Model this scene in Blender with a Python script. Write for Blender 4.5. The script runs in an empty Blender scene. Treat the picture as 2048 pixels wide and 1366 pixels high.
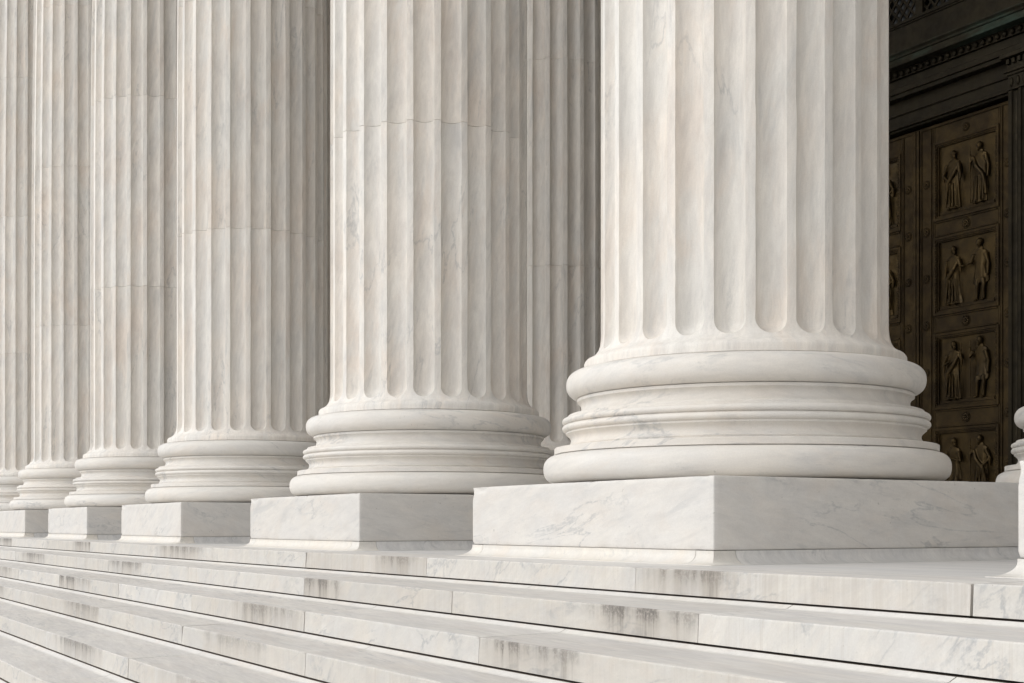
import bpy, bmesh, math, random
from math import sin, cos, pi, sqrt, radians
from mathutils import Vector, noise as mnoise

random.seed(7)
S = bpy.context.scene
COL = S.collection

# ------------------------------------------------------------------ scene helpers
def empty(name, loc=(0, 0, 0), rz=0.0, parent=None):
    o = bpy.data.objects.new(name, None)
    COL.objects.link(o)
    o.location = loc
    o.rotation_euler = (0, 0, rz)
    o.empty_display_size = 0.2
    if parent: o.parent = parent
    return o

def tag(o, label=None, cat=None, group=None, kind=None):
    if label: o['label'] = label
    if cat: o['category'] = cat
    if group: o['group'] = group
    if kind: o['kind'] = kind
    return o

class MB:
    """collects faces of one mesh"""
    def __init__(s): s.v = []; s.f = []; s.m = []; s.sm = []
    def add(s, vs, fs, mat=0, smooth=False):
        o = len(s.v); s.v += [tuple(v) for v in vs]
        for f in fs:
            s.f.append([o + i for i in f]); s.m.append(mat); s.sm.append(smooth)
    def box(s, x0, x1, y0, y1, z0, z1, mat=0):
        if x0 > x1: x0, x1 = x1, x0
        if y0 > y1: y0, y1 = y1, y0
        if z0 > z1: z0, z1 = z1, z0
        s.add([(x0, y0, z0), (x1, y0, z0), (x1, y1, z0), (x0, y1, z0), (x0, y0, z1), (x1, y0, z1), (x1, y1, z1), (x0, y1, z1)],
              [(0, 3, 2, 1), (4, 5, 6, 7), (0, 1, 5, 4), (1, 2, 6, 5), (2, 3, 7, 6), (3, 0, 4, 7)], mat)
    def prism_x(s, prof, x0, x1, mats=None, cap=True, smooth=None):
        """profile of (y, z) points, counter-clockwise seen from +x; extruded along x"""
        n = len(prof)
        vs = [(x0, y, z) for y, z in prof] + [(x1, y, z) for y, z in prof]
        o = len(s.v); s.v += vs
        for i in range(n):
            j = (i + 1) % n
            s.f.append([o + i, o + n + i, o + n + j, o + j][::-1]); s.m.append(mats[i] if mats else 0); s.sm.append(bool(smooth and smooth[i]))
        if cap:
            s.f.append([o + i for i in range(n)][::-1]); s.m.append(0); s.sm.append(False)
            s.f.append([o + n + i for i in range(n)]); s.m.append(0); s.sm.append(False)
    def lathe(s, prof, seg=96, cx=0, cy=0, mat=0, smooth=True, closed=False, flip=False):
        o = len(s.v); n = len(prof)
        for k in range(seg):
            a = 2 * pi * k / seg; ca, sa = cos(a), sin(a)
            for r, z in prof: s.v.append((cx + r * ca, cy + r * sa, z))
        for k in range(seg):
            k2 = (k + 1) % seg
            for i in range(n - 1 + (1 if closed else 0)):
                j = (i + 1) % n
                q = [o + k * n + i, o + k2 * n + i, o + k2 * n + j, o + k * n + j]
                s.f.append(q[::-1] if flip else q); s.m.append(mat); s.sm.append(smooth)
    def sphere(s, c, r, seg=10, rings=7, sc=(1, 1, 1), mat=0):
        o = len(s.v)
        for i in range(rings + 1):
            t = pi * i / rings
            for k in range(seg):
                a = 2 * pi * k / seg
                s.v.append((c[0] + r * sc[0] * sin(t) * cos(a), c[1] + r * sc[1] * sin(t) * sin(a), c[2] - r * sc[2] * cos(t)))
        for i in range(rings):
            for k in range(seg):
                k2 = (k + 1) % seg
                s.f.append([o + i * seg + k, o + i * seg + k2, o + (i + 1) * seg + k2, o + (i + 1) * seg + k]); s.m.append(mat); s.sm.append(True)
    def loft(s, rings, mat=0, cap=True):
        """rings: equal-length loops of points"""
        n = len(rings[0]); o = len(s.v)
        for r in rings: s.v += [tuple(p) for p in r]
        for i in range(len(rings) - 1):
            for k in range(n):
                k2 = (k + 1) % n
                s.f.append([o + i * n + k, o + i * n + k2, o + (i + 1) * n + k2, o + (i + 1) * n + k]); s.m.append(mat); s.sm.append(True)
        if cap:
            s.f.append([o + k for k in range(n)][::-1]); s.m.append(mat); s.sm.append(True)
            e = o + (len(rings) - 1) * n
            s.f.append([e + k for k in range(n)]); s.m.append(mat); s.sm.append(True)
    def tube(s, pts, rads, seg=8, flat=1.0, mat=0):
        rings = []
        for i, p in enumerate(pts):
            p = Vector(p)
            d = (Vector(pts[min(i + 1, len(pts) - 1)]) - Vector(pts[max(i - 1, 0)])).normalized()
            up = Vector((0, 1, 0)) if abs(d.y) < .9 else Vector((1, 0, 0))
            a = d.cross(up).normalized(); b = a.cross(d).normalized()
            rings.append([p + a * (rads[i] * cos(2 * pi * k / seg)) + b * (rads[i] * flat * sin(2 * pi * k / seg)) for k in range(seg)])
        s.loft(rings, mat)
    def mesh(s, name, mats):
        me = bpy.data.meshes.new(name)
        me.from_pydata(s.v, [], s.f)
        for m in mats: me.materials.append(m)
        me.polygons.foreach_set('material_index', s.m)
        me.polygons.foreach_set('use_smooth', s.sm)
        me.update()
        return me
    def build(s, name, mats, parent=None, loc=(0, 0, 0)):
        if not isinstance(mats, (list, tuple)): mats = [mats]
        o = bpy.data.objects.new(name, s.mesh(name, mats))
        COL.objects.link(o); o.location = loc
        if parent: o.parent = parent
        return o

def sharpen(o, ang=35):
    """smooth faces, but keep edges sharper than ang crisp"""
    bm = bmesh.new(); bm.from_mesh(o.data)
    bmesh.ops.remove_doubles(bm, verts=bm.verts, dist=1e-5)
    bmesh.ops.recalc_face_normals(bm, faces=bm.faces)
    for f in bm.faces: f.smooth = True
    for e in bm.edges:
        e.smooth = not (len(e.link_faces) == 2 and e.calc_face_angle(0) > radians(ang))
    bm.to_mesh(o.data); bm.free()
    return o

def bevel(o, w=.006, seg=2, ang=40):
    m = o.modifiers.new('edge', 'BEVEL'); m.width = w; m.segments = seg; m.limit_method = 'ANGLE'; m.angle_limit = radians(ang)
    return o

# ------------------------------------------------------------------ materials
class NT:
    def __init__(s, name):
        s.mat = bpy.data.materials.new(name); s.mat.use_nodes = True
        s.t = s.mat.node_tree; s.t.nodes.clear()
        s.out = s.n('ShaderNodeOutputMaterial'); s.b = s.n('ShaderNodeBsdfPrincipled')
        s.l(s.b.outputs[0], s.out.inputs[0])
    def n(s, t, **kw):
        x = s.t.nodes.new(t)
        for k, v in kw.items(): setattr(x, k, v)
        return x
    def l(s, a, b): s.t.links.new(a, b)
    def math(s, op, a, b=None, c=None, clamp=False):
        x = s.n('ShaderNodeMath', operation=op, use_clamp=clamp)
        for i, q in enumerate((a, b, c)):
            if q is None: continue
            if isinstance(q, (int, float)): x.inputs[i].default_value = q
            else: s.l(q, x.inputs[i])
        return x.outputs[0]
    def vadd(s, a, b):
        x = s.n('ShaderNodeVectorMath', operation='ADD'); s.l(a, x.inputs[0]); s.l(b, x.inputs[1]); return x.outputs[0]
    def mapping(s, v, scale=(1, 1, 1), rot=(0, 0, 0), loc=(0, 0, 0)):
        x = s.n('ShaderNodeMapping'); s.l(v, x.inputs[0])
        x.inputs[1].default_value = loc; x.inputs[2].default_value = [radians(r) for r in rot]; x.inputs[3].default_value = scale
        return x.outputs[0]
    def noise(s, v, scale, detail=4, rough=.55, dist=0.0):
        x = s.n('ShaderNodeTexNoise'); s.l(v, x.inputs['Vector'])
        x.inputs['Scale'].default_value = scale; x.inputs['Detail'].default_value = detail
        x.inputs['Roughness'].default_value = rough; x.inputs['Distortion'].default_value = dist
        return x.outputs[0]
    def rng(s, v, a, b, c=0.0, d=1.0, smooth=True):
        x = s.n('ShaderNodeMapRange'); x.interpolation_type = 'SMOOTHSTEP' if smooth else 'LINEAR'
        s.l(v, x.inputs[0])
        for i, q in enumerate((a, b, c, d)): x.inputs[i + 1].default_value = q
        return x.outputs[0]
    def mix(s, f, a, b, mode='MIX'):
        x = s.n('ShaderNodeMix', data_type='RGBA', blend_type=mode)
        if isinstance(f, (int, float)): x.inputs[0].default_value = f
        else: s.l(f, x.inputs[0])
        for i, q in ((6, a), (7, b)):
            if isinstance(q, tuple): x.inputs[i].default_value = (*q, 1)
            else: s.l(q, x.inputs[i])
        return x.outputs[2]
    def bump(s, h, strength, dist):
        x = s.n('ShaderNodeBump'); x.inputs['Strength'].default_value = strength; x.inputs['Distance'].default_value = dist
        s.l(h, x.inputs['Height']); s.l(x.outputs[0], s.b.inputs['Normal'])

def marble(name, warm=(.76, .715, .65), cool=(.70, .69, .67), peach=(.76, .655, .56), vein=(.36, .375, .39),
           stretch=(1, 1, 1), rot=(0, 0, 0), scale=1.0, vein_amt=.5, fine_amt=.3, cloud=.5, peach_amt=.5, rough=.5,
           tint=.05, bump=.25, stain=False, veinw=.020, pit=0.0, mottle=.10, aniso=3.0, streaks=.05, twist=.5):
    """stretch: small numbers are the direction the stone's grain runs in"""
    N = NT(name)
    tc = N.n('ShaderNodeTexCoord'); oi = N.n('ShaderNodeObjectInfo')
    r = oi.outputs['Random']
    cx = N.n('ShaderNodeCombineXYZ')
    for i, k in enumerate((37.0, 71.0, 113.0)): N.l(N.math('MULTIPLY', r, k), cx.inputs[i])
    P0 = tc.outputs['Object']
    # every stone was cut from its own bed: turn the grain a little from block to block
    vr = N.n('ShaderNodeVectorRotate', rotation_type='AXIS_ANGLE')
    N.l(P0, vr.inputs['Vector']); vr.inputs['Axis'].default_value = (.62, .70, .35)
    N.l(N.math('MULTIPLY', N.math('SUBTRACT', N.math('FRACT', N.math('MULTIPLY', r, 7.77)), .5), twist), vr.inputs['Angle'])
    PT = vr.outputs[0]
    V = N.vadd(N.mapping(N.mapping(PT, rot=rot), scale=stretch), cx.outputs[0])
    A = N.vadd(N.mapping(N.mapping(PT, rot=rot), scale=tuple(q * (aniso if q >= 1 else 1.0) for q in stretch)), cx.outputs[0])
    # broad clouds of warm and cool stone
    c = N.mix(N.rng(N.noise(V, 1.2 * scale, 6, .62, .6), .36, .64), warm, cool)
    c = N.mix(N.math('MULTIPLY', N.rng(N.noise(N.mapping(V, loc=(11, 5, 3)), 1.7 * scale, 7, .66, .5), .47, .68), peach_amt), c, peach)
    V2 = N.mapping(V, loc=(11, 5, 3))
    # middling mottle along the grain
    mo = N.noise(N.mapping(A, loc=(7, 3, 1)), 3.0 * scale, 8, .70, .45)
    c = N.mix(1.0, c, N.mix(N.rng(mo, .32, .66, 0, 1, False), (1 - mottle, 1 - mottle, 1 - mottle * .92), (1.0, 1.0, 1.0)), 'MULTIPLY')
    # fine fibrous streaks and crystalline blotches
    st = N.noise(N.mapping(A, loc=(31, 8, 2)), 7.0 * scale, 6, .74, .3)
    c = N.mix(1.0, c, N.mix(N.rng(st, .34, .62, 0, 1, False), (1 - streaks, 1 - streaks * 1.03, 1 - streaks * 1.08), (1.0, 1.0, 1.0)), 'MULTIPLY')
    # smoky grey drifts along the grain, crumbled into specks
    dr = N.rng(N.noise(N.mapping(A, loc=(3, 17, 9)), 1.15 * scale, 10, .70, .8), .52, .72)
    c = N.mix(N.math('MULTIPLY', dr, cloud), c, (.50, .505, .505))
    # broken veins
    br = N.rng(N.noise(P0, 11 * scale, 5, .7), .30, .58)
    ridge = N.math('ABSOLUTE', N.math('SUBTRACT', N.noise(N.mapping(A, loc=(23, 1, 31)), .75 * scale, 7, .58, .5), .5))
    vm = N.math('MULTIPLY', N.rng(ridge, 0.0, veinw, 1, 0), N.rng(N.noise(N.mapping(V, loc=(5, 9, 41)), .9 * scale, 4), .46, .62))
    c = N.mix(N.math('MULTIPLY', N.math('MULTIPLY', vm, br), vein_amt), c, vein)
    # short fine flecks
    fl = N.rng(N.noise(N.mapping(A, loc=(2, 33, 7)), 6.5 * scale, 6, .66, .3), .58, .72)
    fm = N.math('MULTIPLY', fl, N.rng(N.noise(N.mapping(V, loc=(19, 2, 11)), 1.6 * scale, 4), .46, .66))
    c = N.mix(N.math('MULTIPLY', fm, fine_amt), c, (.47, .475, .48))
    # crystalline grain
    gr = N.noise(P0, 130, 3, .7)
    c = N.mix(1.0, c, N.mix(N.rng(gr, .3, .7, 0, 1, False), (.925, .925, .925), (1.0, 1.0, 1.0)), 'MULTIPLY')
    # each block its own tone
    t = N.rng(N.math('FRACT', N.math('MULTIPLY', r, 17.3)), 0, 1, 1 - tint, 1.0, False)
    tcol = N.n('ShaderNodeCombineColor'); N.l(t, tcol.inputs[0])
    N.l(N.math('SUBTRACT', N.math('MULTIPLY', t, 1.1), .1), tcol.inputs[1]); N.l(N.math('SUBTRACT', N.math('MULTIPLY', t, 1.25), .25), tcol.inputs[2])
    c = N.mix(1.0, c, tcol.outputs[0], 'MULTIPLY')
    if pit:
        pm = N.math('MULTIPLY', N.rng(N.noise(P0, 48, 2, .5), .68, .76), N.rng(N.noise(V2, 3.0, 2), .5, .62))
        c = N.mix(N.math('MULTIPLY', pm, pit), c, (.22, .21, .19))
    if stain:
        # soot and rust run-down: strength, place and width come from the block's own object colour
        sx = N.n('ShaderNodeSeparateXYZ'); N.l(P0, sx.inputs[0])
        sc = N.n('ShaderNodeSeparateColor'); N.l(oi.outputs['Color'], sc.inputs[0])
        x, z = sx.outputs[0], sx.outputs[2]
        wob = N.math('MULTIPLY', N.math('SUBTRACT', N.noise(V, 3.0, 3), .5), .35)
        d = N.math('DIVIDE', N.math('ABSOLUTE', N.math('ADD', N.math('SUBTRACT', x, N.math('MULTIPLY', sc.outputs[1], 4.0)), wob)),
                   N.math('MAXIMUM', sc.outputs[2], .01))
        patch = N.math('MULTIPLY', N.rng(d, .35, 1.35, 1, 0), sc.outputs[0])
        streak = N.noise(N.vadd(N.mapping(P0, scale=(30, 1, 1.6)), cx.outputs[0]), 1.0, 4, .65)
        streak2 = N.noise(N.vadd(N.mapping(P0, scale=(9, 1, 1.0)), cx.outputs[0]), 1.0, 3, .6)
        top = N.rng(z, -.115, .0, .45, 1.0, False)
        top2 = N.rng(N.math('ADD', z, N.math('MULTIPLY', N.math('SUBTRACT', streak, .5), .16)), -.070, -.010, 0, 1)
        body = N.math('MULTIPLY', patch, N.math('MULTIPLY', N.rng(streak2, .30, .62, .5, 1), top))
        c = N.mix(N.math('MULTIPLY', body, .88), c, (.27, .24, .21))
        dark = N.math('MULTIPLY', patch, N.math('MULTIPLY', N.rng(streak, .44, .70), N.rng(streak2, .42, .66)))
        c = N.mix(N.math('MULTIPLY', dark, .88), c, (.17, .155, .14))
        soot = N.math('MULTIPLY', N.math('MULTIPLY', N.math('MULTIPLY', patch, top2), N.rng(N.noise(P0, 60, 3, .7), .34, .56)), N.rng(streak2, .36, .55))
        c = N.mix(N.math('MULTIPLY', soot, .85), c, (.085, .08, .075))
        brush = N.noise(N.vadd(N.mapping(P0, scale=(70, 1, 2.2)), cx.outputs[0]), 1.0, 4, .7)
        tan = N.math('MULTIPLY', oi.outputs['Alpha'], N.math('MULTIPLY', N.rng(streak2, .30, .65, .45, 1), N.rng(brush, .30, .66, .45, 1)))
        c = N.mix(N.math('MULTIPLY', tan, .62), c, (.43, .39, .34))
        faint = N.math('MULTIPLY', N.rng(brush, .48, .70), N.rng(N.noise(V2, 1.2, 2), .40, .62))
        c = N.mix(N.math('MULTIPLY', faint, .30), c, (.44, .40, .35))
        pits = N.math('MULTIPLY', N.rng(N.noise(P0, 70, 2, .5), .69, .76), .45)
        c = N.mix(pits, c, (.30, .27, .23))
    N.l(c, N.b.inputs['Base Color'])
    N.l(N.rng(gr, .2, .8, rough - .06, rough + .08, False), N.b.inputs['Roughness'])
    N.b.inputs['Specular IOR Level'].default_value = .35
    h = N.math('ADD', N.math('MULTIPLY', gr, .35), N.noise(P0, 22, 4, .6))
    N.bump(h, bump, .004)
    return N.mat

def bronze(name, base=(.085, .060, .030), hi=(.16, .115, .05), rough=.48, metal=.75, patina=0.0):
    N = NT(name)
    tc = N.n('ShaderNodeTexCoord'); P = tc.outputs['Object']
    c = N.mix(N.rng(N.noise(P, 3.0, 6, .6, .5), .35, .68), base, hi)
    c = N.mix(N.math('MULTIPLY', N.rng(N.noise(P, 26, 4, .6), .5, .72), .5), c, (.035, .028, .018))
    if patina:
        pm = N.math('MULTIPLY', N.rng(N.noise(N.mapping(P, scale=(.55, 1, 2.5)), 1.2, 5, .6), .46, .62), patina)
        c = N.mix(pm, c, (.085, .15, .12))
    N.l(c, N.b.inputs['Base Color'])
    N.b.inputs['Metallic'].default_value = metal
    N.l(N.rng(N.noise(P, 12, 3), .3, .7, rough - .1, rough + .12), N.b.inputs['Roughness'])
    N.bump(N.noise(P, 45, 4, .6), .25, .003)
    return N.mat

def plain(name, col, rough=.7, var=.15, scale=6.0):
    N = NT(name)
    P = N.n('ShaderNodeTexCoord').outputs['Object']
    d = tuple(x * (1 - var) for x in col)
    N.l(N.mix(N.noise(P, scale, 5, .6), col, d), N.b.inputs['Base Color'])
    N.b.inputs['Roughness'].default_value = rough
    return N.mat

M_SHAFT = marble('shaft marble', warm=(.90, .855, .79), cool=(.86, .84, .795), peach=(.88, .79, .70), stretch=(1.2, 1.2, .45), rot=(2, -3, 0), scale=1.5, vein_amt=.42, fine_amt=.24, cloud=.42, peach_amt=.62, tint=.045, bump=.5, rough=.58, mottle=.18, aniso=1.9, streaks=.10, twist=.45, veinw=.016)
M_BASE = marble('base marble', warm=(.80, .765, .71), cool=(.765, .745, .71), peach=(.785, .71, .625), stretch=(.6, .6, 1.4), rot=(10, 14, 20), scale=1.5, vein_amt=.50, fine_amt=.32, cloud=.45, peach_amt=.40, tint=.03, mottle=.11, aniso=2.2, pit=.3, twist=.7)
M_PLINTH = marble('plinth marble', warm=(.745, .72, .68), cool=(.715, .70, .675), peach=(.72, .65, .58), stretch=(.7, .7, 1.4), rot=(16, 18, 14), scale=1.9, vein_amt=.55, fine_amt=.42, cloud=.62, peach_amt=.30, tint=.05, pit=.45, mottle=.12, aniso=2.0, twist=.8)
M_FOOT = marble('plinth foot marble', warm=(.79, .75, .68), cool=(.75, .73, .69), peach=(.77, .69, .60), scale=1.6, rot=(0, 20, 30), vein_amt=.3, fine_amt=.3, cloud=.25, peach_amt=.45, tint=.05)
M_RISER = marble('riser marble', warm=(.71, .685, .635), cool=(.67, .66, .635), peach=(.69, .63, .56), stretch=(.8, 1, 1.3), rot=(10, 25, 10), scale=2.7, vein_amt=.70, fine_amt=.60, cloud=.55, peach_amt=.40, tint=.10, stain=True, mottle=.12, veinw=.028, aniso=1.6, twist=1.2)
M_TREAD = marble('worn tread marble', warm=(.80, .78, .745), cool=(.75, .735, .715), peach=(.77, .72, .665), stretch=(.42, 1.6, 1), rot=(0, 0, 6), scale=2.1, vein_amt=.70, fine_amt=.55, cloud=.62, peach_amt=.45, tint=.06, rough=.5, bump=.2, mottle=.18, aniso=1.7, streaks=.12, pit=.6, twist=.25)
M_FLOOR = marble('portico floor marble', warm=(.76, .75, .73), cool=(.70, .70, .695), peach=(.73, .71, .68), stretch=(.30, 1.6, 1), rot=(0, 0, 3), scale=1.6, vein_amt=.55, fine_amt=.45, cloud=.70, peach_amt=.2, tint=.02, rough=.5, bump=.12, mottle=.18, aniso=2.2, twist=.05)
M_EDGE = marble('unworn bedding marble', warm=(.78, .76, .715), cool=(.75, .735, .71), scale=2.0, vein_amt=.2, fine_amt=.2, cloud=.25, peach_amt=.3, tint=.03)
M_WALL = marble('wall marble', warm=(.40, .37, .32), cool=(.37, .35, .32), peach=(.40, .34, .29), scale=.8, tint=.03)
M_MORTAR_SLOT_SHADE = plain('old mortar and slot shade', (.15, .115, .085), .95)  # mortar beds; also paints the shade and dirt of the slots under risers
M_GROUND = plain('pale plaza paving', (.62, .60, .57), .8, .2, .7)
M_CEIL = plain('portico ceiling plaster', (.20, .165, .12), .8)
M_DOOR = bronze('door bronze', (.042, .028, .013), (.085, .057, .023))
M_RELIEF = bronze('relief bronze', (.048, .032, .013), (.098, .065, .024), rough=.40)
M_SURR = bronze('surround bronze', (.026, .021, .013), (.040, .032, .018), rough=.5, patina=0.0)
M_PATINA = bronze('green stained bronze', (.034, .030, .020), (.05, .044, .028), rough=.6, patina=.5)
M_VOID = plain('dark glass', (.012, .012, .012), .3)

# ------------------------------------------------------------------ measures (x = along the colonnade, y = into the portico, z up, portico floor = 0)
EYE = .192
CX = {0: -2.084, 1: -6.227, 2: -10.369, 3: -14.879, 4: -19.021, 5: -23.164, 6: -27.306}
ROW = (5.298, 9.440)
HALF = 1.1977
PL_TOP, PL_JOINT = .431, .0697
SHAFT_TOP = 12.2
R0 = .852

# ------------------------------------------------------------------ column parts
def arc(cx, cz, rx, rz, a0, a1, n, p=2.0):
    out = []
    for i in range(n + 1):
        a = radians(a0 + (a1 - a0) * i / n)
        c, s_ = cos(a), sin(a)
        out.append((cx + rx * math.copysign(abs(c) ** (2 / p), c), cz + rz * math.copysign(abs(s_) ** (2 / p), s_)))
    return out

def base_meshes():
    low = MB(); low.lathe([(.9, .437), (1.10, .437)] + arc(1.105, .525, .095, .086, -84, 84, 20, 2.35) + [(1.12, .6125), (.9, .6125)], 160)
    prof = [(.9, .6135), (1.131, .6135), (1.1335, .616), (1.1335, .650), (1.131, .6525)]
    # lower scotia
    prof += [(1.055, .655), (1.045, .6600)] + arc(1.075, .698, .042, .036, 232, 128, 9) + [(1.060, .7365), (1.0635, .738), (1.0635, .7480), (1.062, .7495)]
    prof += arc(1.064, .7715, .0225, .0205, -80, 78, 10) + [(1.0705, .7925)] + arc(1.064, .8135, .0225, .0205, -78, 80, 10)
    prof += [(1.053, .8350), (1.050, .8365), (1.050, .8500), (1.047, .8520), (.990, .8540)]
    # upper scotia
    prof += arc(1.010, .895, .040, .038, 235, 125, 9) + [(.9935, .9300), (.996, .9315), (.996, .9480), (.994, .9495), (.9, .9500)]
    mid = MB(); mid.lathe(prof, 160)
    up = MB(); up.lathe([(.8, .9510), (.965, .9510)] + arc(.969, 1.0335, .0925, .0825, -84, 84, 20, 2.3) + [(.965, 1.117), (.8, 1.117)], 160)
    return low, mid, up

def surf_r(z):
    """radius of the un-fluted shaft: cincture, apophyge, then cylinder and a slow taper"""
    pts = [(1.121, .950), (1.124, .9535), (1.163, .9535), (1.170, .9500), (1.1815, .9420), (1.188, .927), (1.196, .912), (1.208, .895), (1.225, .879), (1.250, .865), (1.285, .856), (1.33, .852)]
    if z <= pts[0][0]: return pts[0][1]
    for (z0, r0), (z1, r1) in zip(pts, pts[1:]):
        if z <= z1: return r0 + (r1 - r0) * (z - z0) / (z1 - z0)
    if z < 4.0: return R0
    t = (z - 4.0) / (SHAFT_TOP - 4.0)
    return R0 - .115 * t * t

FL = 24; HALF_ANG = radians(15) * .5 * .765; DEPTH = .079; FL_END = 1.226

def flute_ring(z, seed):
    """points of one ring of the shaft; 20 per flute"""
    r = surf_r(z); hw = HALF_ANG * R0
    k = 0.0
    if z > FL_END:
        t = (FL_END + hw - z) / hw
        k = 1.0 if t <= 0 else sqrt(max(0.0, 1 - t * t))
    pts = []
    nf = 13
    for i in range(FL):
        a0 = -pi / 2 + 2 * pi * i / FL
        # hand-cut wobble of the arrises
        w1 = mnoise.noise(Vector((i * 3.1 + seed, z * 3.0, 0))) * .0026 + mnoise.noise(Vector((i * 3.1 + seed, z * 17.0, 5))) * .0019
        w2 = mnoise.noise(Vector((i * 3.1 + seed, z * 3.0, 40))) * .0026 + mnoise.noise(Vector((i * 3.1 + seed, z * 17.0, 45))) * .0019
        ha1 = HALF_ANG * k + w1 * k / r; ha2 = HALF_ANG * k + w2 * k / r
        for j in range(nf):
            t = -1 + 2 * j / (nf - 1)
            tt = sin(t * pi / 2)
            a = a0 + (tt * ha1 if tt < 0 else tt * ha2)
            d = DEPTH * k * sqrt(max(0.0, 1 - tt * tt))
            pts.append(((r - d) * cos(a), (r - d) * sin(a), z))
        nxt = a0 + 2 * pi / FL
        e0 = a0 + ha2; e1 = nxt - HALF_ANG * k
        g = .004 / r if k > .2 else 0
        for q, dr in ((e0 + g, .0), (e0 * .66 + e1 * .34, .0006), (e0 * .34 + e1 * .66, .0006), (e1 - g, .0)):
            rr = r + dr * k
            pts.append((rr * cos(q), rr * sin(q), z))
    return pts

def drum_mesh(z0, z1, seed, first=False):
    zs = []
    if first:
        zs = [1.121, 1.124, 1.145, 1.163, 1.170, 1.1815, 1.188, 1.196, 1.208, 1.218, FL_END]
        hw = HALF_ANG * R0
        for i in range(1, 13): zs.append(FL_END + hw * (1 - cos(pi / 2 * i / 12)) + 1e-4)
        zs.append(zs[-1] + .02)
    else: zs = [z0 + .0008]
    z = zs[-1]
    step = .055 if z0 < 5 else .16
    n = max(2, int((z1 - .0008 - z) / step))
    zs += [z + (z1 - .0008 - z) * i / n for i in range(1, n + 1)]
    mb = MB()
    rings = [[Vector(p) for p in flute_ring(q, seed)] for q in zs]
    # tiny chamfer at the bed joints
    def inset(ring, d): return [Vector((p.x * (1 - d / .85), p.y * (1 - d / .85), p.z)) for p in ring]
    top = inset(rings[-1], .0030)
    for p in rings[-1]: p.z -= .0018
    rings.append(top)
    if not first:
        bot = inset(rings[0], .0030)
        for p in rings[0]: p.z += .0018
        rings.insert(0, bot)
    mb.loft(rings, 0, cap=False)
    n = len(rings[0])
    for ring, fl in ((0, True), (len(rings) - 1, False)):
        c = len(mb.v); mb.v.append((0, 0, rings[ring][0].z))
        for k in range(n):
            q = [ring * n + k, ring * n + (k + 1) % n, c]
            mb.f.append(q[::-1] if fl else q); mb.m.append(0); mb.sm.append(False)
    return mb

def foot_pieces():
    """hollow moulding all round the plinth: four mitred corner stones and four straight runs, each a stone of its own"""
    R_ = .080; h = PL_JOINT - .0015; L = .135
    prof = [(0.0, h), (0.0, h - .012)] + [(R_ * (1 - cos(radians(a))), (h - .012) - (h - .014) * sin(radians(a))) for a in range(10, 91, 10)] + [(R_ + .004, -.01)]
    n = len(prof); out = []
    for sx in (-1, 1):
        for sy in (-1, 1):
            corner = MB()
            ring_a = [(sx * (HALF - L), sy * (HALF + o), z) for o, z in prof]
            ring_m = [(sx * (HALF + o), sy * (HALF + o), z) for o, z in prof]
            ring_b = [(sx * (HALF + o), sy * (HALF - L), z) for o, z in prof]
            corner.v += ring_a + ring_m + ring_b
            for g0, g1 in ((0, n), (n, 2 * n)):
                for i in range(n - 1):
                    corner.f.append([g0 + i, g1 + i, g1 + i + 1, g0 + i + 1]); corner.m.append(0); corner.sm.append(i > 0)
            k = len(corner.v)
            corner.v += [(sx * (HALF - L), sy * (HALF - .06), h), (sx * (HALF - L), sy * (HALF - .06), -.01), (sx * (HALF - .06), sy * (HALF - L), h), (sx * (HALF - .06), sy * (HALF - L), -.01)]
            corner.f.append(list(range(n)) + [k + 1, k]); corner.f.append([2 * n + i for i in range(n)] + [k + 3, k + 2])
            corner.m += [0, 0]; corner.sm += [False, False]
            out.append((corner, False))
    e = HALF - L - .004
    for s_, ax in ((-1, 0), (1, 0), (-1, 1), (1, 1)):
        mb = MB()
        pr = prof + [(-.06, -.01), (-.06, h)]
        n = len(pr)
        for end in (-e, e):
            for q, z in pr:
                mb.v.append((end, s_ * (HALF + q), z) if ax == 0 else (s_ * (HALF + q), end, z))
        for i in range(n):
            j = (i + 1) % n
            mb.f.append([i, n + i, n + j, j]); mb.m.append(0); mb.sm.append(0 < i < len(prof) - 1)
        mb.f.append(list(range(n))); mb.m.append(0); mb.sm.append(False)
        mb.f.append([n + i for i in range(n)]); mb.m.append(0); mb.sm.append(False)
        out.append((mb, ax == 1))
    return out

JOINTS = [1.121, 3.462, 6.07, 8.72, SHAFT_TOP]

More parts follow.
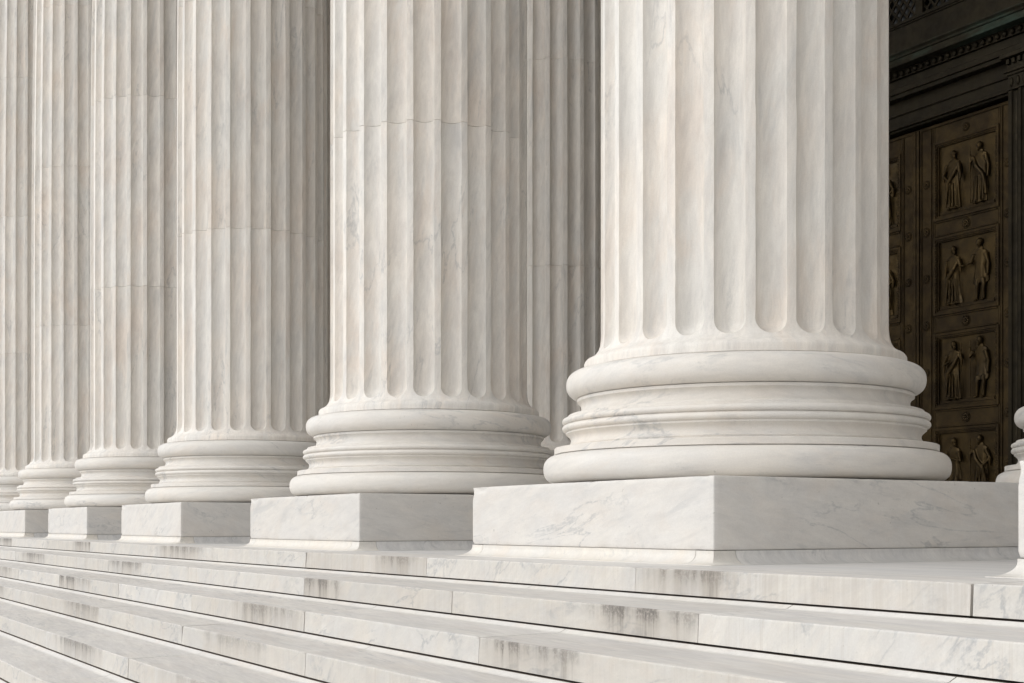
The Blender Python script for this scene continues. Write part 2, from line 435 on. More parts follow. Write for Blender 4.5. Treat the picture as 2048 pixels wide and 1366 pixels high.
def column_proto():
    t = empty('marble_column', (0, 0, 0))
    b = MB(); b.box(-HALF, HALF, -HALF, HALF, PL_JOINT, PL_TOP)
    pl = b.build('plinth', M_PLINTH, t)
    bm = bmesh.new(); bm.from_mesh(pl.data)
    for axis, cuts in ((0, 70), (1, 70), (2, 14)):
        lo = (-HALF, -HALF, PL_JOINT)[axis]; hi = (HALF, HALF, PL_TOP)[axis]
        for i in range(1, cuts):
            co = [0, 0, 0]; co[axis] = lo + (hi - lo) * i / cuts; no = [0, 0, 0]; no[axis] = 1
            bmesh.ops.bisect_plane(bm, geom=bm.verts[:] + bm.edges[:] + bm.faces[:], plane_co=co, plane_no=no)
    sharp = [e for e in bm.edges if len(e.link_faces) == 2 and e.calc_face_angle(0) > .5]
    bmesh.ops.bevel(bm, geom=sharp, offset=.007, segments=2, affect='EDGES', profile=.5)
    for v in bm.verts:                                               # knocked arrises
        dx, dy, dz = HALF - abs(v.co.x), HALF - abs(v.co.y), min(PL_TOP - v.co.z, v.co.z - PL_JOINT)
        if (dx < .01) + (dy < .01) + (dz < .01) >= 2:
            c = max(0.0, mnoise.noise(v.co * 6.0) - .34) * .045 + max(0.0, mnoise.noise(v.co * 21.0) - .40) * .02 + mnoise.noise(v.co * 2.0) * .0012
            if dx < .01: v.co.x -= math.copysign(c, v.co.x)
            if dy < .01: v.co.y -= math.copysign(c, v.co.y)
            if dz < .01 and v.co.z > .2: v.co.z -= c
    for f in bm.faces: f.smooth = True
    for e in bm.edges: e.smooth = not (len(e.link_faces) == 2 and e.calc_face_angle(0) > radians(50))
    bm.to_mesh(pl.data); bm.free()
    core = MB(); core.box(-HALF + .062, HALF - .062, -HALF + .062, HALF - .062, -.03, PL_JOINT + .01)
    core.build('foot_bed', M_MORTAR_SLOT_SHADE, pl)
    for mb, grey in foot_pieces():
        sharpen(mb.build('plinth_foot', M_FLOOR if grey else M_FOOT, pl), 30)
    low, mid, up = base_meshes()
    m = sharpen(mid.build('base', M_BASE, t), 28)
    sharpen(low.build('lower_torus', M_BASE, m), 40)
    sharpen(up.build('upper_torus', M_BASE, m), 40)
    for i, (z0, z1) in enumerate(zip(JOINTS, JOINTS[1:])):
        d = drum_mesh(z0, z1, i * 57.0, i == 0).build('shaft_drum', M_SHAFT, t)
        sharpen(d, 38)
    k = MB()
    k.lathe([(.1, SHAFT_TOP + .002), (.76, SHAFT_TOP + .002), (.79, SHAFT_TOP + .03), (.76, SHAFT_TOP + .06), (.74, SHAFT_TOP + .1), (.78, SHAFT_TOP + .7), (.92, SHAFT_TOP + 1.15), (1.0, SHAFT_TOP + 1.25), (.1, SHAFT_TOP + 1.25)], 64)
    k.box(-1.08, 1.08, -1.08, 1.08, SHAFT_TOP + 1.25, SHAFT_TOP + 1.46)
    sharpen(k.build('capital', M_BASE, t), 35)
    return t

def children(o): return list(o.children)

def copy_tree(o, parent=None):
    c = o.copy(); COL.objects.link(c)
    c.parent = parent
    for ch in children(o): copy_tree(ch, c)
    return c

FRONT_LABELS = {
    0: 'fluted marble column at the right edge, only the corner of its plinth showing',
    1: 'largest fluted marble column, its whole round base in view beside the bronze door',
    2: 'fluted front column second largest, standing directly left of the largest column',
    3: 'third largest fluted front column, right half of its shaft in deep shade with grey veins',
    4: 'fluted front column fourth in size, with two drum joints visible on its shaft',
    5: 'slim looking fluted front column, next to last before the left edge',
    6: 'farthest fluted front column, cut off by the left edge of the picture',
}
REAR_LABELS = {
    1: 'inner row column behind the right hand plinth, only a slice of its grey base showing',
    2: 'inner row column hidden behind the largest front column',
    3: 'shaded grey fluted inner column seen between the largest and second largest front columns',
    4: 'inner row column hidden behind the second largest front column',
    5: 'dark sliver of inner column in the narrow gap left of the second largest front column',
    6: 'inner row column hidden behind the left hand front columns',
}
# ------------------------------------------------------------------ build the columns
proto = column_proto()
first = True
for row, labels, grp in ((0, FRONT_LABELS, 'front row of portico columns'), (1, REAR_LABELS, 'inner row of portico columns')):
    for i, lab in labels.items():
        o = proto if first else copy_tree(proto)
        first = False
        o.location = (CX[i], ROW[row], 0)
        tag(o, lab, 'column', grp, 'thing')

# ------------------------------------------------------------------ steps
B1 = 3.585
BN = [3.585, 3.112, 2.678, 2.336, 1.911, 1.527] + [1.527 - .405 * k for k in range(1, 8)]
RISE = .1334; FACE = .1106
ZN = [-RISE * k for k in range(len(BN))]
KNOWN = {0: [3.05, 4.96, 7.06, 8.95, 11.04, 13.10, 15.45, 17.80, 20.18], 1: [3.91, 5.85, 7.8, 10.2, 12.66, 14.9], 2: [2.7, 4.8, 6.71, 8.7, 10.6, 12.73], 3: [3.8, 5.84, 7.78, 9.8], 4: [1.7, 3.6, 5.5, 7.35, 9.5]}
# soot patches: (step, left end of the block as metres along, strength, centre, width) keyed by block index counted from x0
STAINS = {  # step: list of (a_centre, half width, strength)
    0: [(4.62, .33, 1.0), (4.0, .8, .5), (7.45, .28, 1.0), (8.0, .9, .6), (12.0, .65, .95), (15.75, .45, .9), (20.6, .6, .9), (24.0, .7, .8)],
    1: [(4.30, .36, .85), (7.6, .35, .9), (7.2, .5, .3), (12.1, .6, .8), (16.2, .6, .8), (20, .7, .8)],
    2: [(4.45, .42, .85), (7.3, .50, .75), (12.3, .7, .85), (15.5, .5, .6)],
    3: [(6.9, .5, .35), (10.3, .6, .8), (14.0, .6, .6)],
    4: [(8.6, .6, .75), (4.0, .4, .3)],
    5: [(6.5, .5, .3)],
}

TAN = {0: [(2, 0), (4, .8), (6, .25), (8, .95), (10, .15), (12, .6), (14.3, .1), (16.5, .5)], 1: [(2.5, .0), (5, .25), (7, .35), (9, .3)], 2: [(3.5, .3), (5.7, .1), (7.8, .7)], 3: [(5, .25), (7, .3)], 4: [(4.5, .2), (6.5, .5), (8.5, .1)]}

def stair():
    t = empty('staircase', (0, B1, 0))
    tag(t, 'broad white marble staircase with soot stained risers in front of the columns', 'staircase', kind='thing')
    a_lo, a_hi = -3.0, 33.0
    for n in range(len(BN)):
        b = BN[n]; z = ZN[n]
        bp = BN[n - 1] if n else 4.002
        # mortar bed of the step, hidden inside
        core = MB()
        if n: core.box(-a_hi, -a_lo, b + .06, bp + .10, z - .25, z - .03)
        else: core.box(-a_hi, -a_lo, b + .06, 3.995, z - .25, z - .03)
        st = core.build('step', M_MORTAR_SLOT_SHADE, t, (0, -B1, 0))
        rnd = random.Random(100 + n)
        js = list(KNOWN.get(n, []))
        if not js: js = [rnd.uniform(1.5, 3.5)]
        js.sort()
        while js[0] > a_lo + 2.4: js.insert(0, js[0] - rnd.uniform(1.8, 2.3))
        while js[-1] < a_hi - 2.4: js.append(js[-1] + rnd.uniform(1.9, 2.4))
        edges = [a_lo] + js + [a_hi]
        for q, (a0, a1) in enumerate(zip(edges, edges[1:])):
            gap = .0025 if not (n == 0 and abs(a0 - 3.05) < .01) else .009
            gap1 = .0025 if not (n == 0 and abs(a1 - 3.05) < .01) else .004
            x0, x1 = -a1 + gap1, -a0 - gap
            r = .007
            off = rnd.uniform(-.002, .002)
            front = [(b + off + r * (1 - sin(radians(k))), z - r * (1 - cos(radians(k)))) for k in (90, 67, 45, 22, 0)]
            # profile in (y,z), relative to the nosing of this block, going up the riser, over the nosing and back along the tread
            if n:
                back = [(bp - .046, z), (bp - .034, z + .0022), (bp - .006, z + .0150), (bp + .09, z + .0150)]
                prof = [(b + off, z - FACE)] + front + back + [(bp + .09, z - FACE)]
                nfront = 1 + len(front)
                # faces: 0 riser, 1-4 nosing curve, 5 tread, 6.. bedding slope, then slot faces with shade and dirt put into the colour
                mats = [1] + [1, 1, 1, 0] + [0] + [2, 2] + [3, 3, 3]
                sm = [False] + [True] * 4 + [False] * 6
            else:
                prof = [(b + off, z - FACE)] + front + [(4.0, z), (4.0, z - FACE)]
                mats = [1] + [1, 1, 1, 0] + [0] + [0, 3]  # underside painted dark for the slot's shade and dirt
                sm = [False] + [True] * 4 + [False] * 3
            L = x1 - x0
            mb = MB()
            # extruded in short lengths so that the nosing is a little worn, dipped and chipped
            nn = max(2, int(L / .035)); P2 = [(y - b, zz - z) for y, zz in prof]; np_ = len(P2)
            for i in range(nn + 1):
                xx = L * i / nn
                gx = xx + x0 * 1.7 + n * 31.0
                chip = max(0.0, mnoise.noise(Vector((gx * 7.0, n * 3.3, 1))) - .42) * .045 + max(0.0, mnoise.noise(Vector((gx * 23.0, n, 9))) - .45) * .02
                endchip = .006 * max(0.0, 1 - min(xx, L - xx) / .03)
                wear = mnoise.noise(Vector((gx * 1.3, n * 9.1, 4))) * .0022
                for kk, (yy, zz) in enumerate(P2):
                    if 1 <= kk <= 5:
                        tq = (kk - 1) / 4
                        yy += (chip + endchip) * (1 - .35 * tq) * .8; zz -= (chip + endchip) * (.35 + .65 * tq) * .55 - wear * tq
                    elif kk == 0: yy += wear * .4
                    mb.v.append((xx, yy, zz))
            for i in range(nn):
                for kk in range(np_):
                    k2 = (kk + 1) % np_
                    mb.f.append([i * np_ + kk, i * np_ + k2, (i + 1) * np_ + k2, (i + 1) * np_ + kk]); mb.m.append(mats[kk]); mb.sm.append(sm[kk])
            mb.f.append(list(range(np_))); mb.m.append(1); mb.sm.append(False)
            mb.f.append([nn * np_ + q_ for q_ in range(np_)][::-1]); mb.m.append(1); mb.sm.append(False)
            o = mb.build('stone_block', [M_TREAD, M_RISER, M_EDGE, M_MORTAR_SLOT_SHADE], st, (x0, b, z))
            o.rotation_euler = (0, 0, 0)
            # world y of the step part is 0 because its parent sits at B1 and it at -B1
            best = (0.0, 0.0, .1)
            for ac, hw, k in STAINS.get(n, []):
                if a0 - .05 < ac < a1 + .05 and k > best[0]:
                    best = (k, max(0.0, -ac - x0) / 4.0, hw)
            if best[0] == 0 and n > 1 and rnd.random() < .35:
                best = (rnd.uniform(.3, .7), rnd.uniform(.2, L) / 4.0, rnd.uniform(.3, .7))
            if best[0] == 0 and n == 0 and a0 > 17 and rnd.random() < .5:
                best = (.8, rnd.uniform(.2, L) / 4.0, rnd.uniform(.3, .6))
            tan = rnd.choice((0, 0, .15, .4, .65))
            for ac, tv in TAN.get(n, []):
                if a0 < ac < a1: tan = tv
            o.color = (best[0], best[1], best[2], tan)
            bm = bmesh.new(); bm.from_mesh(o.data); bmesh.ops.recalc_face_normals(bm, faces=bm.faces); bm.to_mesh(o.data); bm.free()
    return t
stair()

# ------------------------------------------------------------------ floor and ground
fl = MB(); fl.box(-33, 3.0, 4.0025, 13.9, -.3, 0)
tag(fl.build('portico_floor', M_FLOOR), kind='structure')
gz = ZN[-1] - RISE
g = MB(); g.add([(-700, -700, gz), (700, -700, gz), (700, 700, gz), (-700, 700, gz)], [(0, 1, 2, 3)])
tag(g.build('plaza_ground', M_GROUND), kind='structure')

# ------------------------------------------------------------------ bronze door
DC = -12.624            # centre line of the doorway
def leaf_parts(t, cx, right):
    """one door leaf, centre cx; the faces look towards -y; front plane y = 13.77"""
    hw = .803; z0, z1 = .10, 5.475
    F = 13.77
    PAN = [(5.155, 4.254), (3.901, 3.012), (2.637, 1.776), (1.392, .52)]
    ph = .455
    m = MB()
    m.box(cx - hw, cx + hw, F + .045, F + .13, z0, z1)                 # field
    # stiles and rails stand forward of the field
    m.box(cx - hw, cx - ph - .055, F, F + .044, z0, z1)
    m.box(cx + ph + .055, cx + hw, F, F + .044, z0, z1)
    zs = [z1] + [q for p in PAN for q in p] + [z0]
    for k in range(0, 10, 2):
        top = zs[k] - (.055 if k else 0); bot = zs[k + 1] + (.055 if k < 8 else 0)
        m.box(cx - ph - .053, cx + ph + .053, F + .002, F + .044, bot, top)
    # raised strips: outer edges of the leaf and borders of the rosette strips
    for sx in (-1, 1):
        for (u, w, d) in ((hw - .022, .022, .030), (hw - .065, .010, .016), (hw - .235, .010, .016), (hw - .262, .007, .010)):
            xx = cx + sx * u
            m.box(xx - w, xx + w, F - d, F - .0005, z0 + .02, z1 - .02)
    for z in (z1 - .03, z0 + .06):
        m.box(cx - hw + .05, cx + hw - .05, F - .018, F - .0006, z - .02, z + .02)
    # rails: two fillets each
    for k in range(1, 4):
        top = PAN[k - 1][1] - .075; bot = PAN[k][0] + .075
        for z in (top - .012, bot + .012):
            m.box(cx - ph - .04, cx + ph + .04, F - .014, F + .0015, z - .010, z + .010)
    leaf = bevel(m.build('door_leaf', M_DOOR, t), .004, 1)
    for i, (pt, pb) in enumerate(PAN):
        p = MB()
        # moulded border stepping down into the panel
        for (o, w, y0, y1) in ((.052, .018, F - .020, F + .03), (.030, .016, F - .006, F + .03), (.010, .012, F + .010, F + .044)):
            xl, xr, zt, zb = cx - ph - o, cx + ph + o, pt + o, pb - o
            p.box(xl - w, xl + w, y0, y1, zb - w, zt + w)
            p.box(xr - w, xr + w, y0, y1, zb - w, zt + w)
            p.box(xl + w, xr - w, y0, y1, zt - w, zt + w)
            p.box(xl + w, xr - w, y0, y1, zb - w, zb + w)
        # bead moulding up both sides
        nb = 24
        for sx in (-1, 1):
            for k in range(nb):
                p.sphere((cx + sx * (ph + .031), F - .010, pb + (pt - pb) * (k + .5) / nb), .0175, 8, 6)
        # ground line on which the figures stand
        p.box(cx - ph + .02, cx + ph - .02, F + .012, F + .0445, pb + .003, pb + .045)
        bevel(p.build('panel_frame', M_DOOR, leaf), .003, 1)
        q = MB(); q.box(cx - ph - .008, cx + ph + .008, F + .036, F + .0448, pb - .008, pt + .008)
        q.build('relief_panel', M_RELIEF, leaf)
    # rosettes on stiles and rails
    def rosette(x, z, rad):
        r = MB()
        for k in range(8):
            a = 2 * pi * k / 8
            r.sphere((x + .58 * rad * cos(a), F - .006, z + .58 * rad * sin(a)), rad * .34, 7, 5, (1, .6, 1))
        r.sphere((x, F - .010, z), rad * .30, 8, 6, (1, .8, 1))
        for k in range(20):
            a = 2 * pi * k / 20
            r.sphere((x + rad * cos(a), F - .003, z + rad * sin(a)), rad * .17, 6, 4, (1, .7, 1))
        r.build('rosette', M_DOOR, leaf)
    for sx in (-1, 1):
        for i in range(4):
            pt, pb = PAN[i]
            rosette(cx + sx * (hw - .150), (pt + pb) / 2, .052)
            rosette(cx + sx * (hw - .150), pb - .18, .056)
    for k in range(1, 4): rosette(cx, (PAN[k - 1][1] + PAN[k][0]) / 2, .062)
    rosette(cx, 5.315, .050)
    return leaf, PAN, ph, F

def figure(parent, x, zb, h, yb, kind, seed, face=1):
    """generic draped standing figure in relief: body, head, arms and drapery run together as one surface"""
    rn = random.Random(seed)
    m = MB(); k = h / 7.4
    sway = rn.uniform(-.12, .12) * k * face
    def X(u): return x + u * k * 1.18
    def Z(v): return zb + v * k
    D = .54
    seg = 22
    def ring(v, cxu, rx, ry, fold):
        pts = []
        for j in range(seg):
            a = 2 * pi * j / seg
            f = 1 + fold * sin(a * 6 + seed) * (1 if sin(a) < .3 else 0)
            pts.append((X(cxu) + rx * 1.18 * k * f * cos(a), yb + ry * k * D * f * sin(a), Z(v)))
        return pts
    s_ = sway / k
    if kind == 'robe':
        prof = [(.12, .0, .98, .62, .16), (.5, .0, .95, .62, .17), (1.4, s_ * .5, .84, .6, .14), (2.6, s_, .76, .58, .10), (3.5, s_, .72, .56, .06), (4.2, s_ * .9, .66, .52, .05), (4.9, s_ * .7, .80, .56, .04), (5.5, s_ * .5, .92, .52, .02), (5.95, s_ * .4, .72, .42, .0), (6.15, s_ * .4, .34, .30, 0), (6.4, s_ * .4, .27, .27, 0)]
        m.loft([ring(*p) for p in prof])
        for sx in (-1, 1): m.sphere((X(.42 * sx), yb - .38 * k, Z(.10)), .30 * k, 8, 6, (.75, 1.2, .5))
        # mantle falling from one shoulder
        m.tube([(X(.75 * face), yb - .25 * k, Z(5.6)), (X(.3 * face), yb - .52 * k, Z(4.4)), (X(-.5 * face), yb - .50 * k, Z(3.3)), (X(-.72 * face), yb - .3 * k, Z(2.0)), (X(-.78 * face), yb - .25 * k, Z(.9))], [.20 * k, .26 * k, .28 * k, .24 * k, .16 * k], 8, .8)
        for q in range(4):
            u = -.55 + .36 * q
            m.tube([(X(u + s_ * .6), yb - .46 * k, Z(3.2)), (X(u * 1.1), yb - .56 * k, Z(1.6)), (X(u * 1.25), yb - .56 * k, Z(.35))], [.06 * k, .10 * k, .12 * k], 6)
    else:
        # tunic to the knee, bare legs
        prof = [(2.1, s_ * .3, .86, .56, .16), (2.6, s_ * .5, .80, .56, .14), (3.3, s_, .70, .54, .08), (4.1, s_ * .9, .60, .5, .03), (4.9, s_ * .7, .80, .56, .03), (5.5, s_ * .5, .90, .52, .01), (5.95, s_ * .4, .70, .42, .0), (6.15, s_ * .4, .32, .30, 0), (6.4, s_ * .4, .27, .27, 0)]
        m.loft([ring(*p) for p in prof])
        for sx in (-1, 1):
            m.tube([(X(.36 * sx), yb - .1 * k, Z(2.6)), (X(.42 * sx + .1), yb - .22 * k, Z(1.85)), (X(.40 * sx), yb - .14 * k, Z(1.15)), (X(.44 * sx), yb - .12 * k, Z(.28))], [.34 * k, .26 * k, .25 * k, .15 * k], 8)
            m.sphere((X(.44 * sx + .12 * face), yb - .25 * k, Z(.14)), .26 * k, 8, 6, (1.1, 1.0, .5))
        m.tube([(X(-.8 * face), yb - .05 * k, Z(5.6)), (X(-.95 * face), yb, Z(4.0)), (X(-.85 * face), yb, Z(2.2))], [.22 * k, .24 * k, .16 * k], 8)
    # head with nose, hair or cap
    hx = X(s_ * .4 + .05 * face); hz = Z(6.85)
    m.sphere((hx, yb - .16 * k, hz), .46 * k, 12, 9, (.82, .85, 1.06))
    m.sphere((hx + .34 * k * face, yb - .30 * k, hz - .02 * k), .11 * k, 6, 5, (1.2, 1, 1))
    if rn.random() < .5: m.sphere((hx - .05 * k * face, yb - .12 * k, hz + .16 * k), .50 * k, 10, 8, (.92, .9, .85))
    else: m.sphere((hx + .2 * k * face, yb - .25 * k, hz - .42 * k), .22 * k, 8, 6, (.9, .9, 1.2))
    # arms: each figure has its own gesture
    POSE = {'reach': ((1.05, 4.6, -.30), (1.45, 4.55, -.40)), 'hip': ((1.25, 4.5, -.20), (.62, 3.75, -.48)), 'chest': ((1.10, 4.35, -.34), (.15, 4.75, -.70)),
            'down': ((1.02, 4.3, -.16), (.98, 3.05, -.24)), 'raise': ((1.18, 4.9, -.30), (1.05, 5.9, -.42)), 'scroll': ((1.0, 4.2, -.36), (1.12, 3.9, -.62))}
    for sx, pose in ((face, rn.choice(('reach', 'chest', 'raise', 'scroll', 'reach'))), (-face, rn.choice(('hip', 'down', 'chest', 'hip')))):
        e, w = POSE[pose]
        m.tube([(X(.72 * sx), yb - .2 * k, Z(5.55)), (X(e[0] * sx), yb + e[2] * k, Z(e[1])), (X(w[0] * sx), yb + w[2] * k, Z(w[1]))], [.30 * k, .22 * k, .15 * k], 8)
        m.sphere((X(w[0] * sx), yb + w[2] * k, Z(w[1])), .17 * k, 7, 5)
        if pose == 'scroll': m.tube([(X((w[0] + .1) * sx), yb - .6 * k, Z(w[1] - .45)), (X((w[0] + .1) * sx), yb - .6 * k, Z(w[1] + .5))], [.13 * k, .13 * k], 7)
        if pose == 'raise': m.tube([(X((w[0] + .05) * sx), yb - .3 * k, Z(.2)), (X((w[0] + .05) * sx), yb - .3 * k, Z(6.9))], [.07 * k, .07 * k], 6)
        if kind == 'robe':          # hanging sleeve
            m.tube([(X(e[0] * sx), yb + e[2] * k, Z(e[1] + .1)), (X(e[0] * sx * .97), yb + e[2] * k, Z(e[1] - .9))], [.24 * k, .10 * k], 7)
    o = m.build('relief_figure', M_RELIEF, parent)
    rm = o.modifiers.new('one surface', 'REMESH'); rm.mode = 'VOXEL'; rm.voxel_size = .0075; rm.use_smooth_shade = True
    sm = o.modifiers.new('soften', 'SMOOTH'); sm.iterations = 1; sm.factor = .4
    return o

door = empty('bronze_door', (DC, 13.77, 0))
tag(door, 'tall dark bronze double door with square panels of carved figures, in the shaded doorway', 'door', kind='thing')
dt = empty('tmp', (0, 0, 0))
for side in (1, -1):
    leaf, PAN, ph, F = leaf_parts(None, DC + side * .8095, side > 0)
    cx = DC + side * .8095
    kinds = [('robe', 'robe'), ('robe', 'tunic'), ('robe', 'tunic'), ('tunic', 'robe')] if side > 0 else [('tunic', 'robe'), ('robe', 'robe'), ('tunic', 'robe'), ('robe', 'tunic')]
    for i, (pt, pb) in enumerate(PAN):
        figure(leaf, cx - .215, pb + .035, .785, F + .030, kinds[i][0], 11 + i * 3 + (50 if side < 0 else 0), 1)
        figure(leaf, cx + .215, pb + .035, .80, F + .030, kinds[i][1], 12 + i * 3 + (50 if side < 0 else 0), -1)
    # hang the leaf on the door while keeping its modelled place
    leaf.parent = door
    leaf.location = (-DC, -13.77, 0)
bpy.data.objects.remove(dt)

# ------------------------------------------------------------------ bronze surround: jambs, pilasters, entablature, lattice
sur = empty('door_surround', (DC, 13.6, 0))
tag(sur, 'dark bronze doorcase with fluted pilasters, dentil cornice streaked green and a lattice screen above', 'doorcase', kind='thing')
off = (-DC, -13.6, 0)
for side in (1, -1):
    # fluted pilaster: half opening 1.72, width .86
    xi = DC + side * 1.725; xo = DC + side * 2.58
    lo, hi = min(xi, xo), max(xi, xo)
    p = MB()
    yF = 13.45
    prof = [(lo, 13.72)]
    nfl = 6; pitch = (hi - lo - .06) / nfl
    prof.append((lo, yF))
    for k in range(nfl):
        a = lo + .03 + pitch * k + pitch * .14; b = lo + .03 + pitch * (k + 1) - pitch * .14
        for q in range(9):
            t = pi * q / 8
            prof.append(((a + b) / 2 - (b - a) / 2 * cos(t), yF + .040 * sin(t)))
    prof += [(hi, yF), (hi, 13.72)]
    z0, z1 = .45, 5.46
    n = len(prof)
    p.v += [(x, y, z0) for x, y in prof] + [(x, y, z1) for x, y in prof]
    for i in range(n):
        j = (i + 1) % n
        p.f.append([i, j, n + j, n + i]); p.m.append(0); p.sm.append(False)
    p.f.append(list(range(n))[::-1]); p.m.append(0); p.sm.append(False)
    p.f.append([n + i for i in range(n)]); p.m.append(0); p.sm.append(False)
    pil = p.build('pilaster', M_SURR, sur, off)
    c = MB()
    c.box(lo - .012, hi + .012, yF - .014, 13.72, 5.463, 5.490)
    c.box(lo - .002, hi + .002, yF - .003, 13.72, 5.490, 5.640)
    c.box(lo - .020, hi + .020, yF - .024, 13.72, 5.640, 5.675)
    c.box(lo - .040, hi + .040, yF - .046, 13.72, 5.675, 5.715)
    for k in range(9):                                               # small leaves under the abacus
        xx = lo + (hi - lo) * (k + .5) / 9
        c.sphere((xx, yF - .006, 5.56), .040, 8, 6, (.8, .5, 1.5))
    c.box(lo - .010, hi + .010, yF - .010, 13.72, 5.717, 5.845)
    for k in range(11):
        xx = lo - .02 + (hi - lo + .04) * (k + .5) / 11
        c.box(xx - .022, xx + .022, yF - .044, yF - .011, 5.775, 5.835)
    c.box(lo - .070, hi + .070, yF - .080, 13.72, 5.847, 5.898)
    bevel(c.build('pilaster_capital', M_SURR, pil), .004, 1)
    d = MB()
    d.box(lo - .02, hi + .02, yF - .022, 13.72, .0, .36); d.box(lo - .01, hi + .01, yF - .012, 13.72, .36, .448)
    bevel(d.build('pilaster_base', M_SURR, pil), .006, 1)
    # jamb between pilaster and leaf
    j = MB()
    a, b = DC + side * 1.628, DC + side * 1.722
    j.box(a, b, 13.66, 13.95, 0, 5.49)
    j.box(DC + side * 1.640, DC + side * 1.722, 13.60, 13.659, 0, 5.49)
    j.build('jamb', M_SURR, sur, off)

XL, XR = DC - 2.62, DC + 2.62
e = MB()
e.box(XL + .04, XR - .04, 13.66, 13.95, 5.492, 5.897)               # lintel in the recess
e.box(DC - 1.72, DC + 1.72, 13.62, 13.659, 5.52, 5.56)
e.box(DC - 1.72, DC + 1.72, 13.635, 13.659, 5.70, 5.72)
e.box(XL, XR, 13.55, 13.90, 5.900, 5.955)                            # two fascias
e.box(XL, XR, 13.525, 13.90, 5.955, 6.030)
e.box(XL, XR, 13.57, 13.90, 6.030, 6.155)
bevel(e.build('entablature', M_SURR, sur, off), .004, 1)
dn = MB()
dn.box(XL, XR, 13.53, 13.90, 6.157, 6.262)
k = 0; x = XL + .02
while x < XR - .06:
    dn.sphere((x + .04, 13.512, 6.205), .040, 8, 6, (.85, .75, 1.0)); x += .110
dn.build('dentil_course', M_SURR, sur, off)
co = MB()
prof = [(13.90, 6.264), (13.38, 6.264), (13.372, 6.300), (13.372, 6.345), (13.352, 6.352), (13.345, 6.375), (13.325, 6.392), (13.315, 6.400), (13.315, 6.420), (13.55, 6.44), (13.90, 6.44)]
co.prism_x(prof, XL - .12, XR + .12)
co.build('cornice', M_PATINA, sur, off)
ap = MB()
ap.box(XL + .05, XR - .05, 13.60, 13.90, 6.442, 6.86)
ap.box(XL + .03, XR - .03, 13.585, 13.90, 6.86, 6.885)
ap.box(XL + .03, XR - .03, 13.57, 13.90, 6.885, 6.925)
bevel(ap.build('apron_panel', M_SURR, sur, off), .004, 1)
la = MB(); lz0, lz1 = 6.927, 8.75
SP = .745; S0 = DC + 1.13 - .745 * 5
k = 0
xs = []
x = -11.72 - .745 * 4
while x < XR - .1:
    if x > XL + .1: xs.append(x)
    x += .745
ed = [XL + .09] + xs + [XR - .09]
for x in ed: la.box(x - .058, x + .058, 13.62, 13.74, lz0, lz1)
la.box(XL + .05, XR - .05, 13.61, 13.74, lz1, lz1 + .15)
scr = bevel(la.build('lattice_frame', M_SURR, sur, off), .004, 1)
lt = MB()
for xa, xb in zip(ed, ed[1:]):
    xa += .06; xb -= .06
    if xb - xa < .1: continue
    w = xb - xa; st = .165
    nrow = int((lz1 - lz0) / st)
    for d in (1, -1):                                                # crossing diagonal bars clipped to the bay
        q = -int(w / st) - 1
        while q * st < (lz1 - lz0):
            z_at = lz0 + q * st
            p0 = (xa, z_at) if d > 0 else (xb, z_at)
            # bar rises by w over the bay at 60 degrees
            slope = 1.25
            t0 = max(0.0, (lz0 - z_at) / (slope * w)); t1 = min(1.0, (lz1 - z_at) / (slope * w))
            if t1 - t0 > .02:
                A = (p0[0] + d * w * t0, z_at + slope * w * t0); B = (p0[0] + d * w * t1, z_at + slope * w * t1)
                yy = 13.655 if d > 0 else 13.658
                hb = .024
                lt.add([(A[0], yy, A[1] - hb), (B[0], yy, B[1] - hb), (B[0], yy, B[1] + hb), (A[0], yy, A[1] + hb), (A[0], yy + .02, A[1] - hb), (B[0], yy + .02, B[1] - hb), (B[0], yy + .02, B[1] + hb), (A[0], yy + .02, A[1] + hb)],
                       [(0, 1, 2, 3), (7, 6, 5, 4), (0, 4, 5, 1), (3, 2, 6, 7)])
            q += 1
lt.build('lattice', M_SURR, scr)
gl = MB(); gl.box(XL + .06, XR - .06, 13.76, 13.80, lz0, lz1)
gl.build('window_pane', M_VOID, sur, off)

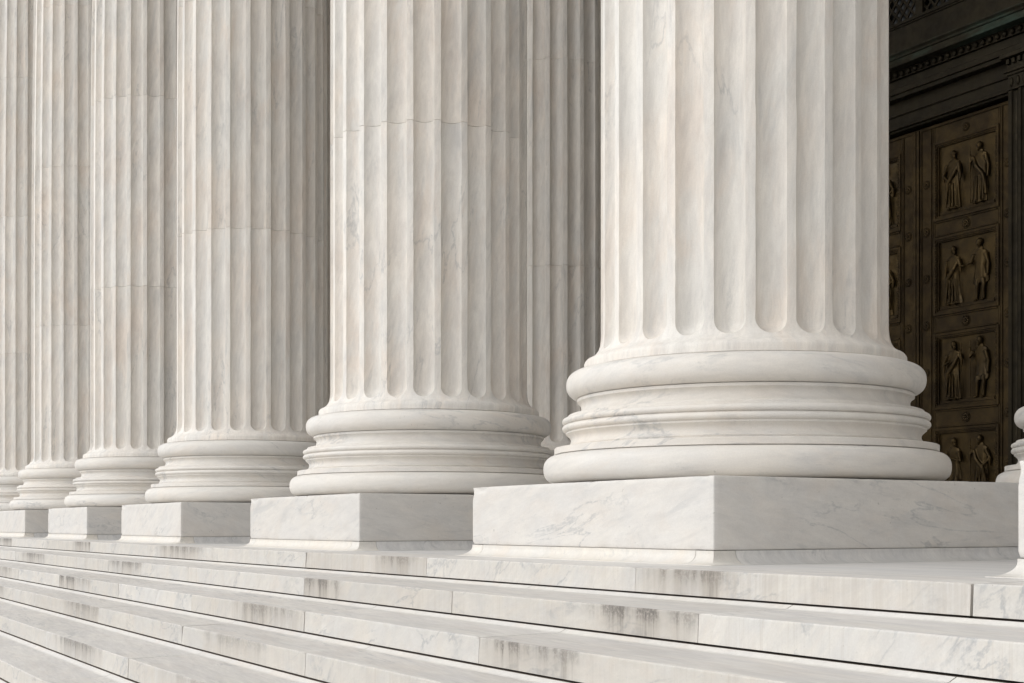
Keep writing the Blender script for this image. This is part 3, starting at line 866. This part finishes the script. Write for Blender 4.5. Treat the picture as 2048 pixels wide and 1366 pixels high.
# ------------------------------------------------------------------ back wall, beams and roof of the portico
w = MB()
w.box(-36, XL + .03, 13.62, 14.3, 0, 14.0)
w.box(XR - .03, 12, 13.62, 14.3, 0, 14.0)
w.box(XL + .03, XR - .03, 13.63, 14.3, 8.92, 14.0)
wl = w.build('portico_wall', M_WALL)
tag(wl, 'marble back wall of the portico around the bronze doorcase', 'wall', kind='thing')
dk = MB(); dk.box(DC - 2.7, DC + 2.7, 14.0, 14.28, 0, 9.0)
dk.build('inner_screen', M_VOID, wl)
rf = empty('marble_canopy', (0, 0, 13.66))
tag(rf, 'marble beams and ceiling over the portico columns', 'roof', kind='thing')
for y in ROW:
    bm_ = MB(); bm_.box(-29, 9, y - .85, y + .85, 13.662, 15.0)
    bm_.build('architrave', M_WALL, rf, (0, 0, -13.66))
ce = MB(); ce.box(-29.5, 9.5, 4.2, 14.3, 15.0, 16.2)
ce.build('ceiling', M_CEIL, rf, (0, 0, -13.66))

# ------------------------------------------------------------------ camera
cam = bpy.data.cameras.new('camera'); co_ = bpy.data.objects.new('camera', cam); COL.objects.link(co_)
co_.location = (0, 0, EYE); co_.rotation_euler = (radians(90), 0, radians(59.393))
cam.sensor_width = 36; cam.lens = 46.979; cam.shift_y = .1793
cam.clip_start = .05; cam.clip_end = 3000
S.camera = co_

# ------------------------------------------------------------------ light: pale overcast, brighter towards the front left
SUN_EL, SUN_AZ = radians(42), radians(15)     # azimuth measured from straight in front of the facade towards the left
wd = bpy.data.worlds.new('World'); S.world = wd; wd.use_nodes = True
nt = wd.node_tree; nt.nodes.clear()
o = nt.nodes.new('ShaderNodeOutputWorld'); bg = nt.nodes.new('ShaderNodeBackground'); sk = nt.nodes.new('ShaderNodeTexSky')
hs = nt.nodes.new('ShaderNodeHueSaturation'); hs.inputs['Saturation'].default_value = .04
sk.sky_type = 'NISHITA'; sk.sun_disc = False; sk.sun_elevation = SUN_EL
sdir = Vector((-sin(SUN_AZ) * cos(SUN_EL), -cos(SUN_AZ) * cos(SUN_EL), sin(SUN_EL)))
sk.sun_rotation = math.atan2(sdir.x, sdir.y)
sk.air_density = 1.0; sk.dust_density = 1.5; sk.ozone_density = 1.0
nt.links.new(sk.outputs[0], hs.inputs['Color']); nt.links.new(hs.outputs[0], bg.inputs[0]); nt.links.new(bg.outputs[0], o.inputs[0])
bg.inputs[1].default_value = .15
sl = bpy.data.lights.new('sun', 'SUN'); so = bpy.data.objects.new('sun', sl); COL.objects.link(so)
sl.energy = .42; sl.angle = radians(130); sl.color = (1, .93, .835)
so.rotation_euler = sdir.to_track_quat('Z', 'Y').to_euler()

S.view_settings.view_transform = 'Standard'; S.view_settings.look = 'None'; S.view_settings.gamma = 1
S.view_settings.exposure = .52
S.cycles.max_bounces = 8; S.cycles.diffuse_bounces = 5
S.cycles.use_denoising = True
